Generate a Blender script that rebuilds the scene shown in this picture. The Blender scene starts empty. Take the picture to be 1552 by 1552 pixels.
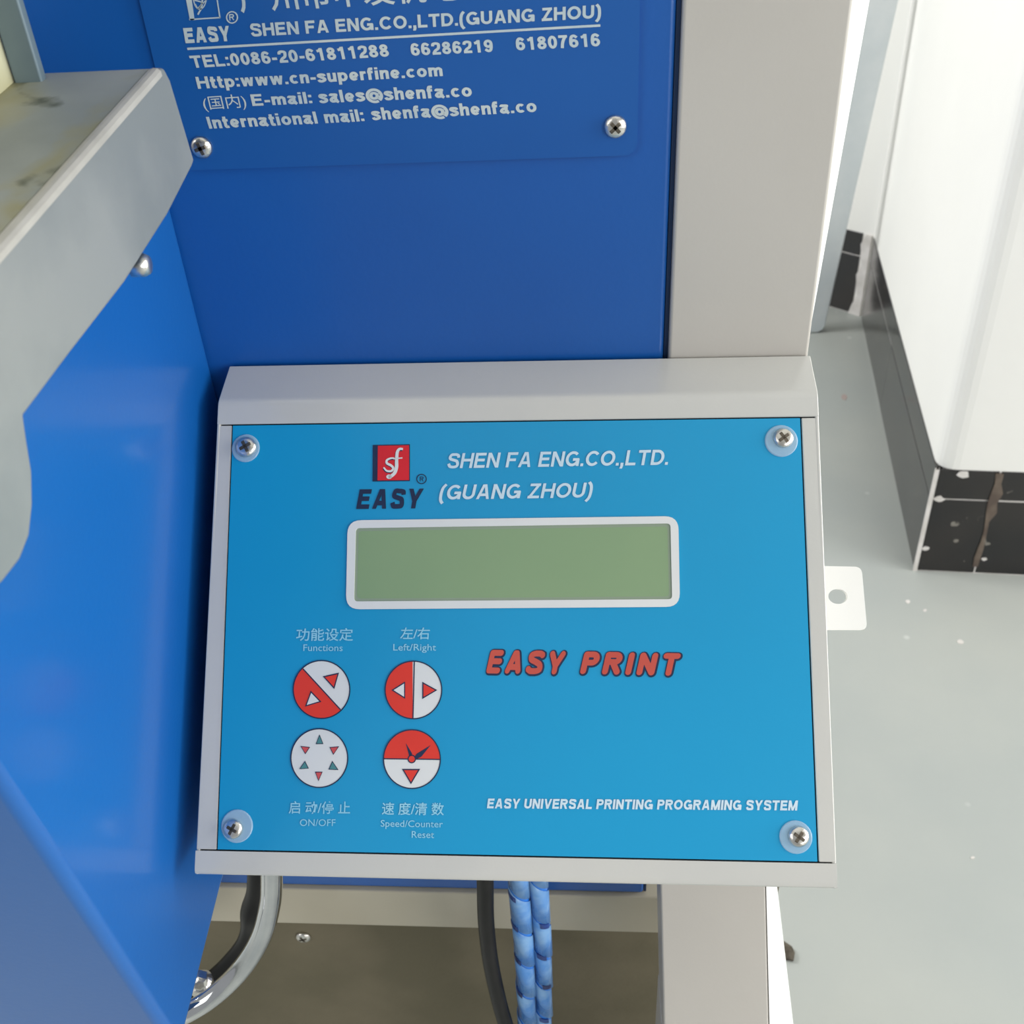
import bpy, bmesh, math, random
from mathutils import Vector, Matrix
random.seed(7)
sc = bpy.context.scene
C = sc.collection

# ------------------------------------------------------------------ camera
H = 0.83                                   # camera height above the floor, metres
FPX = 1560.0                               # focal length in pixels of the 1552 frame
M = Matrix(((0.99677726, -0.00630301, -0.07997099),
            (0.06138526, -0.58184571, 0.8109793),
            (-0.05164239, -0.81327477, -0.57958366)))      # camera (right, down, forward) -> world
CAM = Vector((0, 0, H))
cd = bpy.data.cameras.new('camera'); cam = bpy.data.objects.new('camera', cd); C.objects.link(cam)
cd.sensor_width = 36; cd.lens = 36 * FPX / 1552; cd.clip_start = 0.01; cd.clip_end = 50
r_, u_, b_ = M @ Vector((1, 0, 0)), M @ Vector((0, -1, 0)), M @ Vector((0, 0, -1))
mw = Matrix((r_, u_, b_)).transposed().to_4x4(); mw.translation = CAM
cam.matrix_world = mw
cd.dof.use_dof = True; cd.dof.focus_distance = 0.35; cd.dof.aperture_fstop = 32
sc.camera = cam

# ------------------------------------------------------------------ light
w = bpy.data.worlds.new('world'); sc.world = w; w.use_nodes = True
bg = w.node_tree.nodes['Background']
bg.inputs[0].default_value = (0.95, 0.98, 1.0, 1); bg.inputs[1].default_value = 0.34
def area(name, loc, target, sx, sy, power, col=(1, 1, 1)):
    l = bpy.data.lights.new(name, 'AREA'); l.shape = 'RECTANGLE'; l.size = sx; l.size_y = sy
    l.energy = power; l.color = col
    o = bpy.data.objects.new(name, l); C.objects.link(o); o.location = loc
    o.rotation_euler = (Vector(target) - Vector(loc)).to_track_quat('-Z', 'Y').to_euler()
    return o
area('window_light_right', (1.9, 0.15, 1.0), (0.1, 0.4, 0.5), 1.3, 1.1, 36, (1, 0.99, 0.97))
area('fill_light_front', (1.5, -1.4, 1.0), (0.1, 0.4, 0.5), 1.2, 1.0, 21, (1, 0.985, 0.95))  # fill light added to grade brightness across the box; no window known
area('soft_light_left', (-1.6, -0.9, 1.6), (0.3, 0.6, 0.4), 1.3, 1.0, 12, (1, 0.985, 0.95))  # soft area light from the front left
area('fill_light_far', (-1.7, 1.35, 1.5), (0.45, 1.35, 0.8), 0.9, 0.9, 46, (1, 1, 1))  # added light aimed at the pillar's left face, source unseen
sc.view_settings.view_transform = 'Standard'; sc.view_settings.look = 'None'
sc.view_settings.exposure = 0.0; sc.view_settings.gamma = 1.0
sc.view_settings.use_curve_mapping = False

# ------------------------------------------------------------------ pixel -> point on a real plane
def ray(u, v): return M @ Vector(((u - 776) / FPX, (v - 776) / FPX, 1))
def hit(u, v, p, n):
    d = ray(u, v); n = Vector(n); return CAM + d * ((Vector(p) - CAM).dot(n) / d.dot(n))
def on_y(u, v, Y): return hit(u, v, (0, Y, 0), (0, 1, 0))
def on_x(u, v, X): return hit(u, v, (X, 0, 0), (1, 0, 0))
def on_floor(u, v, z=0.0): return hit(u, v, (0, 0, z), (0, 0, 1))

# ------------------------------------------------------------------ materials
def lin(c):
    c = c / 255.0
    return c / 12.92 if c <= 0.04045 else ((c + 0.055) / 1.055) ** 2.4
def rgb(r, g, b): return (lin(r), lin(g), lin(b), 1)
def mat(name, col, rough=0.5, metal=0.0, col2=None, scale=8, detail=4, lo=0.4, hi=0.65, bump=0.0, bscale=200,
        coat=0.0, alpha=1.0, spec=0.5, rough2=None, trans=0.0):
    m = bpy.data.materials.new(name); m.use_nodes = True
    nt = m.node_tree; N = nt.nodes; L = nt.links; p = N['Principled BSDF']
    p.inputs['Base Color'].default_value = col; p.inputs['Roughness'].default_value = rough
    p.inputs['Metallic'].default_value = metal; p.inputs['Coat Weight'].default_value = coat
    p.inputs['Coat Roughness'].default_value = 0.16
    p.inputs['Alpha'].default_value = alpha; p.inputs['Specular IOR Level'].default_value = spec
    p.inputs['Transmission Weight'].default_value = trans
    tc = N.new('ShaderNodeTexCoord')
    if col2 is not None:
        n = N.new('ShaderNodeTexNoise'); n.inputs['Scale'].default_value = scale; n.inputs['Detail'].default_value = detail
        L.new(tc.outputs['Object'], n.inputs['Vector'])
        r = N.new('ShaderNodeValToRGB'); r.color_ramp.elements[0].position = lo; r.color_ramp.elements[1].position = hi
        r.color_ramp.elements[0].color = col; r.color_ramp.elements[1].color = col2
        L.new(n.outputs['Fac'], r.inputs[0]); L.new(r.outputs[0], p.inputs['Base Color'])
        if rough2 is not None:
            mr = N.new('ShaderNodeMapRange'); mr.inputs['To Min'].default_value = rough; mr.inputs['To Max'].default_value = rough2
            L.new(n.outputs['Fac'], mr.inputs['Value']); L.new(mr.outputs[0], p.inputs['Roughness'])
    if bump:
        n2 = N.new('ShaderNodeTexNoise'); n2.inputs['Scale'].default_value = bscale; n2.inputs['Detail'].default_value = 3
        L.new(tc.outputs['Object'], n2.inputs['Vector'])
        b = N.new('ShaderNodeBump'); b.inputs['Strength'].default_value = bump; b.inputs['Distance'].default_value = 0.001
        L.new(n2.outputs['Fac'], b.inputs['Height']); L.new(b.outputs[0], p.inputs['Normal'])
    return m
blue = mat('blue_enamel', rgb(12, 84, 164), 0.36, col2=rgb(16, 90, 170), scale=6, bump=0.06, bscale=500, coat=0.25)
blue_side = mat('blue_gloss_enamel', rgb(14, 92, 168), 0.34, col2=rgb(18, 97, 173), scale=7, bump=0.03, bscale=500, coat=0.4)
plate_blue = mat('blue_plate_print', rgb(16, 84, 160), 0.38, col2=rgb(20, 90, 166), scale=6)
grey = mat('light_grey_enamel', rgb(186, 182, 175), 0.4, col2=rgb(191, 187, 180), scale=10, bump=0.03, bscale=700, coat=0.1)
box_grey = mat('box_grey_enamel', rgb(200, 200, 196), 0.2, col2=rgb(206, 205, 200), scale=14, bump=0.03, bscale=900, coat=0.9)
sunlit_m = mat('sunlit_enamel', rgb(236, 236, 234), 0.35, col2=rgb(242, 242, 240), scale=9)  # sunlight put into the colour: whiter than the grey parts
beige = mat('beige_enamel', rgb(190, 184, 166), 0.45, col2=rgb(178, 170, 150), scale=7)
olive = mat('dull_olive', rgb(98, 92, 72), 0.7, col2=rgb(112, 104, 84), scale=14, bump=0.15, bscale=300)
face_blue = mat('sky_blue_print', rgb(12, 150, 202), 0.36, col2=rgb(16, 154, 206), scale=5, bump=0.02, bscale=900)
key_white = mat('white_print', rgb(226, 228, 228), 0.4, col2=rgb(220, 223, 224), scale=20)
letter_pale = mat('pale_lettering', rgb(206, 226, 238), 0.45, col2=rgb(196, 220, 236), scale=60)
letter_faint = mat('faint_lettering', rgb(140, 206, 232), 0.45, col2=rgb(154, 212, 234), scale=60)
plate_letter = mat('silver_lettering', rgb(198, 208, 208), 0.45, col2=rgb(182, 198, 206), scale=80)
dark_print = mat('navy_print', rgb(18, 36, 72), 0.45, col2=rgb(24, 42, 78), scale=60)
red_print = mat('red_print', rgb(228, 58, 44), 0.42, col2=rgb(222, 54, 42), scale=30)
brick_print = mat('dull_red_print', rgb(200, 84, 70), 0.45, col2=rgb(192, 78, 66), scale=30)
logo_red = mat('crimson_print', rgb(222, 30, 46), 0.42, col2=rgb(214, 28, 44), scale=30)
teal_print = mat('teal_print', rgb(74, 136, 140), 0.45, col2=rgb(80, 142, 144), scale=30)
pink_print = mat('faded_red_print', rgb(206, 80, 84), 0.45, col2=rgb(212, 86, 88), scale=30)
lcd = mat('lcd_green', rgb(134, 162, 124), 0.3, col2=rgb(140, 166, 126), scale=9, coat=0.3)
lcd_edge = mat('lcd_grey_edge', rgb(142, 158, 138), 0.4, col2=rgb(138, 154, 134), scale=9)
steel = mat('polished_steel', rgb(232, 230, 226), 0.3, 1.0, col2=rgb(214, 210, 202), scale=300, bump=0.2, bscale=600)
chrome = mat('chrome', rgb(225, 226, 228), 0.06, 1.0, col2=rgb(206, 208, 212), scale=40)
recess = mat('dark_recess', rgb(90, 84, 74), 0.45, 0.8, col2=rgb(120, 112, 100), scale=300)
washer_m = mat('clear_plastic', rgb(186, 220, 242), 0.2, spec=0.5, alpha=0.5, col2=rgb(176, 212, 238), scale=60)
black_rub = mat('black_rubber', rgb(12, 11, 12), 0.4, col2=rgb(22, 20, 21), scale=60, spec=0.3)
gap_navy = mat('navy_gap', rgb(14, 44, 82), 0.6, col2=rgb(18, 50, 90), scale=60)
seam_m = mat('dark_gap', rgb(20, 24, 30), 0.8, col2=rgb(26, 30, 36), scale=60)
hose_blue = mat('blue_hose', rgb(38, 112, 205), 0.25, col2=rgb(56, 130, 216), scale=60, coat=0.3)
wrap_m = mat('clear_spiral_wrap', rgb(90, 152, 224), 0.25, alpha=0.65, col2=rgb(136, 184, 232), scale=90, coat=0.4)
tape_m = mat('navy_mark', rgb(22, 36, 84), 0.4, col2=rgb(26, 60, 130), scale=120)
galv = mat('galvanised_zinc', rgb(140, 146, 145), 0.45, 0.35, col2=rgb(158, 162, 159), scale=26, bump=0.1, bscale=120)
galv_pale = mat('pale_galvanised_zinc', rgb(206, 213, 215), 0.5, 0.0, col2=rgb(216, 221, 222), scale=16, bump=0.15, bscale=60)
rim_m = mat('pale_zinc_edge', rgb(172, 170, 162), 0.5, 0.2, col2=rgb(186, 184, 176), scale=60)  # paler zinc along the bent edge
slate_m = mat('slate_grey_steel', rgb(100, 118, 128), 0.5, 0.2, col2=rgb(112, 130, 138), scale=30)
cream = mat('cream_plastic', rgb(206, 206, 180), 0.4, col2=rgb(190, 186, 150), scale=30)
plaster = mat('white_plaster', rgb(232, 231, 226), 0.8, col2=rgb(234, 233, 228), scale=5, bump=0.5, bscale=25)
spot_red = mat('faded_red_spot', rgb(166, 150, 144), 0.6, col2=rgb(160, 144, 138), scale=60)
grout = mat('pale_grout', rgb(214, 210, 206), 0.8, col2=rgb(196, 192, 186), scale=40, bump=0.5, bscale=100)
brown_grout = mat('brown_grout', rgb(84, 72, 64), 0.8, col2=rgb(108, 96, 84), scale=60, bump=0.4, bscale=200)
rust = mat('dark_chip', rgb(58, 50, 40), 0.8, col2=rgb(90, 84, 72), scale=200)

def stained_metal():
    m = mat('stained_zinc', rgb(140, 146, 142), 0.5, 0.3, col2=rgb(164, 168, 164), scale=18, bump=0.12, bscale=90, rough2=0.6)
    nt = m.node_tree; N = nt.nodes; L = nt.links; p = N['Principled BSDF']
    src = p.inputs['Base Color'].links[0].from_socket
    tc = N.new('ShaderNodeTexCoord')
    n = N.new('ShaderNodeTexNoise'); n.inputs['Scale'].default_value = 30; n.inputs['Detail'].default_value = 6; n.inputs['Distortion'].default_value = 0.6
    L.new(tc.outputs['Object'], n.inputs['Vector'])
    r = N.new('ShaderNodeValToRGB'); r.color_ramp.elements[0].position = 0.45; r.color_ramp.elements[1].position = 0.66
    L.new(n.outputs['Fac'], r.inputs[0])
    mx = N.new('ShaderNodeMix'); mx.data_type = 'RGBA'; mx.inputs['B'].default_value = rgb(150, 146, 112)
    L.new(r.outputs[0], mx.inputs['Factor']); L.new(src, mx.inputs['A'])
    n2 = N.new('ShaderNodeTexNoise'); n2.inputs['Scale'].default_value = 55; n2.inputs['Detail'].default_value = 5
    L.new(tc.outputs['Object'], n2.inputs['Vector'])
    r2 = N.new('ShaderNodeValToRGB'); r2.color_ramp.elements[0].position = 0.57; r2.color_ramp.elements[1].position = 0.66
    L.new(n2.outputs['Fac'], r2.inputs[0])
    mx2 = N.new('ShaderNodeMix'); mx2.data_type = 'RGBA'; mx2.inputs['B'].default_value = rgb(74, 80, 66)
    L.new(r2.outputs[0], mx2.inputs['Factor']); L.new(mx.outputs['Result'], mx2.inputs['A'])
    L.new(mx2.outputs['Result'], p.inputs['Base Color'])
    return m
stained = stained_metal()

def floor_mat():
    m = mat('grey_green_floor_paint', rgb(158, 163, 160), 0.42, col2=rgb(170, 173, 167), scale=2.5, bump=0.2, bscale=40, rough2=0.5)
    nt = m.node_tree; N = nt.nodes; L = nt.links; p = N['Principled BSDF']
    src = p.inputs['Base Color'].links[0].from_socket
    tc = N.new('ShaderNodeTexCoord')
    v = N.new('ShaderNodeTexVoronoi'); v.inputs['Scale'].default_value = 14
    L.new(tc.outputs['Object'], v.inputs['Vector'])
    r = N.new('ShaderNodeValToRGB'); r.color_ramp.elements[0].position = 0.03; r.color_ramp.elements[1].position = 0.07
    r.color_ramp.elements[0].color = (1, 1, 1, 1); r.color_ramp.elements[1].color = (0, 0, 0, 1)
    L.new(v.outputs['Distance'], r.inputs[0])
    mx = N.new('ShaderNodeMix'); mx.data_type = 'RGBA'; mx.inputs['B'].default_value = rgb(206, 210, 204)
    mu = N.new('ShaderNodeMath'); mu.operation = 'MULTIPLY'; mu.inputs[1].default_value = 0.5
    L.new(r.outputs[0], mu.inputs[0]); L.new(mu.outputs[0], mx.inputs['Factor']); L.new(src, mx.inputs['A'])
    L.new(mx.outputs['Result'], p.inputs['Base Color'])
    return m
floor_m = floor_mat()

def marble():
    m = mat('black_marble_tile', rgb(22, 22, 24), 0.16, col2=rgb(38, 34, 32), scale=10, coat=0.2)
    nt = m.node_tree; N = nt.nodes; L = nt.links; p = N['Principled BSDF']
    src = p.inputs['Base Color'].links[0].from_socket
    tc = N.new('ShaderNodeTexCoord')
    v = N.new('ShaderNodeTexNoise'); v.inputs['Scale'].default_value = 60; v.inputs['Detail'].default_value = 2
    L.new(tc.outputs['Object'], v.inputs['Vector'])
    r = N.new('ShaderNodeValToRGB'); r.color_ramp.elements[0].position = 0.71; r.color_ramp.elements[1].position = 0.75
    L.new(v.outputs['Fac'], r.inputs[0])
    mx = N.new('ShaderNodeMix'); mx.data_type = 'RGBA'; mx.inputs['B'].default_value = rgb(120, 116, 108)
    L.new(r.outputs[0], mx.inputs['Factor']); L.new(src, mx.inputs['A'])
    L.new(mx.outputs['Result'], p.inputs['Base Color'])
    return m
tile_m = marble()

# ------------------------------------------------------------------ object helpers
ORG = {}
def thing(name, label, cat, loc, group=None):
    o = bpy.data.objects.new(name, None); C.objects.link(o); o.location = loc; o.empty_display_size = 0.05
    o['label'] = label; o['category'] = cat
    if group: o['group'] = group
    ORG[o] = Vector(loc); return o
def build(name, bm, m, parent=None, label=None, bevel=0.0, seg=2, smooth=False, org=None):
    off = ORG[parent] if parent is not None else Vector(org or (0, 0, 0))
    bmesh.ops.recalc_face_normals(bm, faces=bm.faces)
    bmesh.ops.translate(bm, verts=bm.verts, vec=-off)
    me = bpy.data.meshes.new(name); bm.to_mesh(me); bm.free(); me.materials.append(m)
    if smooth:
        for p in me.polygons: p.use_smooth = True
    o = bpy.data.objects.new(name, me); C.objects.link(o)
    if parent is not None: o.parent = parent
    else: o.location = off
    ORG[o] = off
    if label: o['label'] = label
    if bevel:
        b = o.modifiers.new('bevel', 'BEVEL'); b.width = bevel; b.segments = seg; b.limit_method = 'ANGLE'; b.angle_limit = math.radians(30)
        for p in me.polygons: p.use_smooth = True
        wn = o.modifiers.new('wn', 'WEIGHTED_NORMAL'); wn.keep_sharp = True
    return o
def struct(name, bm, m, **k):
    o = build(name, bm, m, **k); o['kind'] = 'structure'; return o
def prism(poly, ext, bm=None):
    bm = bm or bmesh.new(); ext = Vector(ext)
    a = [bm.verts.new(Vector(p)) for p in poly]; b = [bm.verts.new(Vector(p) + ext) for p in poly]
    bm.faces.new(a); bm.faces.new(b[::-1]); n = len(a)
    for i in range(n): bm.faces.new((a[i], b[i], b[(i + 1) % n], a[(i + 1) % n]))
    return bm
def hull(A, B, bm=None):
    bm = bm or bmesh.new()
    a = [bm.verts.new(Vector(p)) for p in A]; b = [bm.verts.new(Vector(p)) for p in B]
    bm.faces.new(a); bm.faces.new(b[::-1]); n = len(a)
    for i in range(n): bm.faces.new((a[i], b[i], b[(i + 1) % n], a[(i + 1) % n]))
    return bm
def bx(x0, x1, y0, y1, z0, z1, bm=None):
    return prism([(x0, y0, z0), (x1, y0, z0), (x1, y0, z1), (x0, y0, z1)], (0, y1 - y0, 0), bm)
def catmull(P, n=8):
    P = [Vector(p) for p in P]; Q = [2 * P[0] - P[1]] + P + [2 * P[-1] - P[-2]]; out = []
    for i in range(1, len(Q) - 2):
        for k in range(n):
            t = k / n; a, b, c, d = Q[i - 1:i + 3]
            out.append(0.5 * ((2 * b) + (c - a) * t + (2 * a - 5 * b + 4 * c - d) * t * t + (3 * b - a - 3 * c + d) * t ** 3))
    return out + [P[-1]]
def tube(pts, r, bm=None, sides=20, rf=None):
    bm = bm or bmesh.new(); rings = []
    up = Vector((0.1, 1, 0.05)).normalized()
    for i, p in enumerate(pts):
        t = (pts[min(i + 1, len(pts) - 1)] - pts[max(i - 1, 0)]).normalized()
        s = t.cross(up).normalized(); q = s.cross(t)
        rr = rf(i / (len(pts) - 1)) if rf else r
        rings.append([bm.verts.new(p + (s * math.cos(a) + q * math.sin(a)) * rr) for a in [2 * math.pi * k / sides for k in range(sides)]])
    for A, B in zip(rings, rings[1:]):
        for k in range(sides): bm.faces.new((A[k], A[(k + 1) % sides], B[(k + 1) % sides], B[k]))
    bm.faces.new(rings[0]); bm.faces.new(rings[-1][::-1]); return bm
def lathe(c, n, prof, bm=None, sides=28):
    """profile of (radius, height along n) about centre c"""
    bm = bm or bmesh.new(); n = Vector(n).normalized(); s = n.cross(Vector((1, 0.01, 0))).normalized(); q = n.cross(s); c = Vector(c)
    rings = [[bm.verts.new(c + n * h + (s * math.cos(2 * math.pi * k / sides) + q * math.sin(2 * math.pi * k / sides)) * r) for k in range(sides)] for r, h in prof]
    for A, B in zip(rings, rings[1:]):
        for k in range(sides): bm.faces.new((A[k], A[(k + 1) % sides], B[(k + 1) % sides], B[k]))
    bm.faces.new(rings[0]); bm.faces.new(rings[-1][::-1]); return bm

class Plane:
    """a real surface; its prints are laid out on it from measured points"""
    def __init__(s, p, n): s.p = Vector(p); s.n = Vector(n).normalized()
    def at(s, u, v, off=0.0): return hit(u, v, s.p + s.n * off, s.n)
    def poly(s, pts, off, th, bm=None):
        # measured on the surface itself, then raised along its normal
        return prism([s.at(u, v) + s.n * off for u, v in pts], s.n * th, bm)
    def stroke(s, pts, wpx, off, th, bm=None, n=6, curve=True):
        bm = bm or bmesh.new()
        P = catmull([s.at(u, v) for u, v in pts], n) if curve and len(pts) > 2 else [s.at(u, v) for u, v in pts]
        um = (s.at(pts[0][0] + 10, pts[0][1]) - s.at(*pts[0])).length / 10
        L, R = [], []
        for i, p in enumerate(P):
            t = (P[min(i + 1, len(P) - 1)] - P[max(i - 1, 0)]).normalized(); d = s.n.cross(t)
            wv = (wpx(i / (len(P) - 1)) if callable(wpx) else wpx) * um / 2
            L.append(p + d * wv + s.n * off); R.append(p - d * wv + s.n * off)
        for i in range(len(P) - 1):
            hull([L[i], L[i + 1], R[i + 1], R[i]], [x + s.n * th for x in (L[i], L[i + 1], R[i + 1], R[i])], bm)
        return bm
    def ring(s, u, v, ru, rv, wpx, off, th, bm=None, n=48):
        bm = bm or bmesh.new()
        for k in range(n):
            a, b = 2 * math.pi * k / n, 2 * math.pi * (k + 1) / n
            q = [s.at(u + (ru + d) * math.cos(t), v + (rv + d) * math.sin(t)) + s.n * off for t, d in ((a, wpx / 2), (b, wpx / 2), (b, -wpx / 2), (a, -wpx / 2))]
            hull(q, [x + s.n * th for x in q], bm)
        return bm

def text_mesh(txt, bold):
    cu = bpy.data.curves.new('t', 'FONT'); cu.body = txt; cu.size = 1; cu.offset = bold; cu.resolution_u = 3; cu.fill_mode = 'FRONT'
    o = bpy.data.objects.new('t', cu); C.objects.link(o)
    dg = bpy.context.evaluated_depsgraph_get(); dg.update()
    me = bpy.data.meshes.new_from_object(o.evaluated_get(dg)); bpy.data.objects.remove(o); bpy.data.curves.remove(cu)
    return me
CAP = {}

def stroke_glyphs(w, xh=0.74):
    """bold grotesque capitals, small letters and figures drawn as strokes of width w; capital height 1"""
    h = w / 2; G = {}
    def el(cx, cy, rx, ry, a0, a1, n=14): return [(cx + rx * math.cos(math.radians(a0 + (a1 - a0) * i / n)), cy + ry * math.sin(math.radians(a0 + (a1 - a0) * i / n))) for i in range(n + 1)]
    def sp(P): return [(p.x, p.y) for p in catmull([Vector((x, y, 0)) for x, y in P], 4)]
    P = lambda *a: ('p', list(a)); Lc = lambda pts: ('p', pts); D = lambda *a: ('d',) + a; t = 1 - h; O = ('o',)
    G['A'] = (.84, [D(.42 - .035, 1, h + .02, 0), D(.42 + .035, 1, .82 - h, 0), P((.22, .29), (.62, .29))])
    G['C'] = (.84, [Lc(el(.44, .5, .44 - h, .5 - h, 38, 322, 22))])
    G['D'] = (.80, [P((h, 0), (h, 1)), Lc([(h, t), (.36, t)] + el(.36, .5, .44 - h, .5 - h, 90, -90) + [(h, h)])])
    G['E'] = (.70, [P((h, 0), (h, 1)), P((h, t), (.68, t)), P((h, .52), (.63, .52)), P((h, h), (.70, h))])
    G['F'] = (.66, [P((h, 0), (h, 1)), P((h, t), (.66, t)), P((h, .50), (.58, .50))])
    G['G'] = (.88, [Lc(el(.44, .5, .44 - h, .5 - h, 42, 350, 22)), P((.46, .45), (.88 - h * .4, .45)), P((.88 - h, .5), (.88 - h, .02))])
    G['H'] = (.78, [P((h, 0), (h, 1)), P((.78 - h, 0), (.78 - h, 1)), P((h, .53), (.78 - h, .53))])
    G['I'] = (w, [P((h, 0), (h, 1))])
    G['L'] = (.64, [P((h, 0), (h, 1)), P((h, h), (.64, h))])
    G['M'] = (.92, [P((h, 0), (h, 1)), P((.92 - h, 0), (.92 - h, 1)), D(h + .02, 1, .46, 0), D(.90 - h, 1, .46, 0)])
    G['N'] = (.78, [P((h, 0), (h, 1)), P((.78 - h, 0), (.78 - h, 1)), D(h + .01, 1, .77 - h, 0)])
    G['O'] = (.90, [Lc(el(.45, .5, .45 - h, .5 - h, 0, 360, 30))])
    G['P'] = (.72, [P((h, 0), (h, 1)), Lc([(h, t), (.42, t)] + el(.42, .69, .30 - h, .31 - h, 90, -90, 10) + [(h, .38 + h)])])
    G['R'] = (.78, [P((h, 0), (h, 1)), Lc([(h, t), (.46, t)] + el(.46, .715, .30 - h, .285 - h, 90, -90, 10) + [(h, .43 + h)]), D(.42, .48, .77 - h, 0)])
    G['S'] = (.76, [Lc(sp([(.70 - h * .4, .70), (.63, .84), (.50, t), (.38, t + .005), (.20, .90), (h + .02, .75), (.17, .62), (.38, .545), (.58, .47), (.76 - h, .30), (.64, .14), (.50, h), (.37, h - .005), (.20, .13), (h, .31)]))])
    if w > .25: G['S'] = (.84, [Lc(sp([(.74, .80), (.58, t), (.38, t), (.17, .80), (.20, .62), (.44, .52), (.66, .40), (.70, .20), (.48, h), (.28, h), (h - .03, .22)]))])
    G['T'] = (.74, [P((0, t), (.74, t)), P((.37, 0), (.37, 1))])
    G['U'] = (.76, [Lc([(h, 1), (h, .36)] + el(.38, .36, .38 - h, .36 - h, 180, 360) + [(.76 - h, 1)])])
    G['V'] = (.80, [D(h, 1, .40, 0), D(.80 - h, 1, .40, 0)])
    G['Y'] = (.82, [D(h + .01, 1, .41, .36), D(.81 - h, 1, .41, .36), P((.41, 0), (.41, .46))])
    G['Z'] = (.70, [P((.04, t), (.68, t)), P((0, h), (.70, h)), D(.56, 1 - w * .6, .13, w * .6)])
    G['0'] = (.60, [Lc(el(.30, .5, .30 - h, .5 - h, 0, 360, 26))])
    G['1'] = (.60, [P((.36, 0), (.36, 1)), P((.08, .76), (.24, .80), (.36, .95))])
    G['2'] = (.60, [Lc(sp([(h, .68), (.13, .84), (.30, t), (.48, .84), (.60 - h, .70), (.44, .48), (.24, .32), (.12, h + .02)])), P((.03, h), (.60, h))])
    G['6'] = (.60, [Lc(el(.30, .33, .30 - h, .33 - h, 0, 360, 22)), Lc(sp([(h, .33), (h + .01, .60), (.18, .84), (.34, t), (.52, .76)]))])
    G['7'] = (.58, [P((0, t), (.58, t)), Lc(sp([(.50, .94), (.34, .66), (.24, .34), (.20, 0)]))])
    G['8'] = (.60, [Lc(el(.30, .74, .26 - h * .9, .26 - h, 0, 360, 20)), Lc(el(.30, .29, .30 - h, .29 - h, 0, 360, 20))])
    G['9'] = (.60, [Lc(el(.30, .67, .30 - h, .33 - h, 0, 360, 22)), Lc(sp([(.60 - h, .67), (.59 - h, .40), (.42, .16), (.26, h), (.08, .24)]))])
    bowl = lambda cx: Lc(el(cx, xh / 2, .30 - h, xh / 2 - h, 0, 360, 22))
    G['a'] = (.58, [Lc(sp([(h, .54), (.14, .64), (.29, xh - h), (.47 - h * .2, .62), (.51 - h, .50), (.51 - h, .16), (.56, .02)])), Lc(sp([(.46, .43), (.25, .40), (h, .22), (.20, h), (.40, .15), (.46, .28)]))])
    G['c'] = (.56, [Lc(el(.30, xh / 2, .30 - h, xh / 2 - h, 42, 318, 18))])
    G['d'] = (.62, [bowl(.30), P((.62 - h, 0), (.62 - h, 1))])
    G['e'] = (.58, [Lc(el(.29, xh / 2, .29 - h, xh / 2 - h, 0, 320, 18)), P((h, xh * .47), (.58 - h * .7, xh * .47))])
    G['f'] = (.36, [Lc([(.13, 0), (.13, .78)] + sp([(.13, .78), (.18, .90), (.36, t)])), P((0, xh - h), (.34, xh - h))])
    G['g'] = (.62, [bowl(.30), Lc([(.62 - h, xh), (.62 - h, 0)] + sp([(.62 - h, 0), (.46, -.17), (.27, -.20), (h, -.10)]))])
    n_ = [(h, .40), (.18, .58), (.34, xh - h), (.48 - h * .3, .60), (.56 - h, .46)]
    G['h'] = (.56, [P((h, 0), (h, 1)), Lc(sp(n_) + [(.56 - h, 0)])])
    G['i'] = (w, [P((h, 0), (h, xh)), P((h, 1 - w * .8), (h, 1))])
    G['l'] = (w, [P((h, 0), (h, 1))])
    G['m'] = (.88, [P((h, 0), (h, xh)), Lc(sp([(h, .46), (.20, .60), (.32, xh - h), (.44, .56)]) + [(.44, 0)]), Lc(sp([(.44, .46), (.54, .60), (.66, xh - h), (.88 - h, .54)]) + [(.88 - h, 0)])])
    G['n'] = (.56, [P((h, 0), (h, xh)), Lc(sp(n_) + [(.56 - h, 0)])])
    G['o'] = (.62, [Lc(el(.31, xh / 2, .31 - h, xh / 2 - h, 0, 360, 24))])
    G['p'] = (.62, [P((h, -.27), (h, xh)), bowl(.32)])
    G['r'] = (.38, [P((h, 0), (h, xh)), Lc(sp([(h, .44), (.18, .60), (.38, xh - h)]))])
    G['s'] = (.54, [Lc([(x * .72, y * xh) for x, y in sp([(.66, .68), (.58, .82), (.38, t - .03), (.18, .84), (.14, .70), (.38, .54), (.60, .42), (.62, .24), (.38, h + .02), (.18, .15), (.10, .30)])])])
    G['t'] = (.36, [Lc([(.15, .95), (.15, .20)] + sp([(.15, .20), (.19, .09), (.36, h)])), P((0, xh - h), (.35, xh - h))])
    G['u'] = (.56, [P((.56 - h, 0), (.56 - h, xh)), Lc([(h, xh), (h, .26)] + sp([(h, .26), (.16, .10), (.28, h), (.42, .16), (.56 - h, .34)]))])
    G['w'] = (.84, [D(h, xh, .23, 0), D(.42, xh, .23, 0), D(.42, xh, .61, 0), D(.84 - h, xh, .61, 0)])
    G['@'] = (1.02, [Lc(el(.51, .40, .51 - h * .7, .56 - h * .7, -50, 300, 30)), Lc(el(.49, .40, .20, .22, 0, 360, 20)), Lc(sp([(.70, .60), (.68, .28), (.78, .22), (.88, .36)]))])
    G['.'] = (w * 1.05, [P((h, 0), (h, w))]); G[','] = (w * 1.05, [P((h, 0), (h, w)), D(h + .02, .02, h - .04, -.2)])
    G[':'] = (w, [P((h, .02), (h, w + .02)), P((h, xh - w), (h, xh))]); G['-'] = (.34, [P((0, .36), (.34, .36))])
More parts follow.
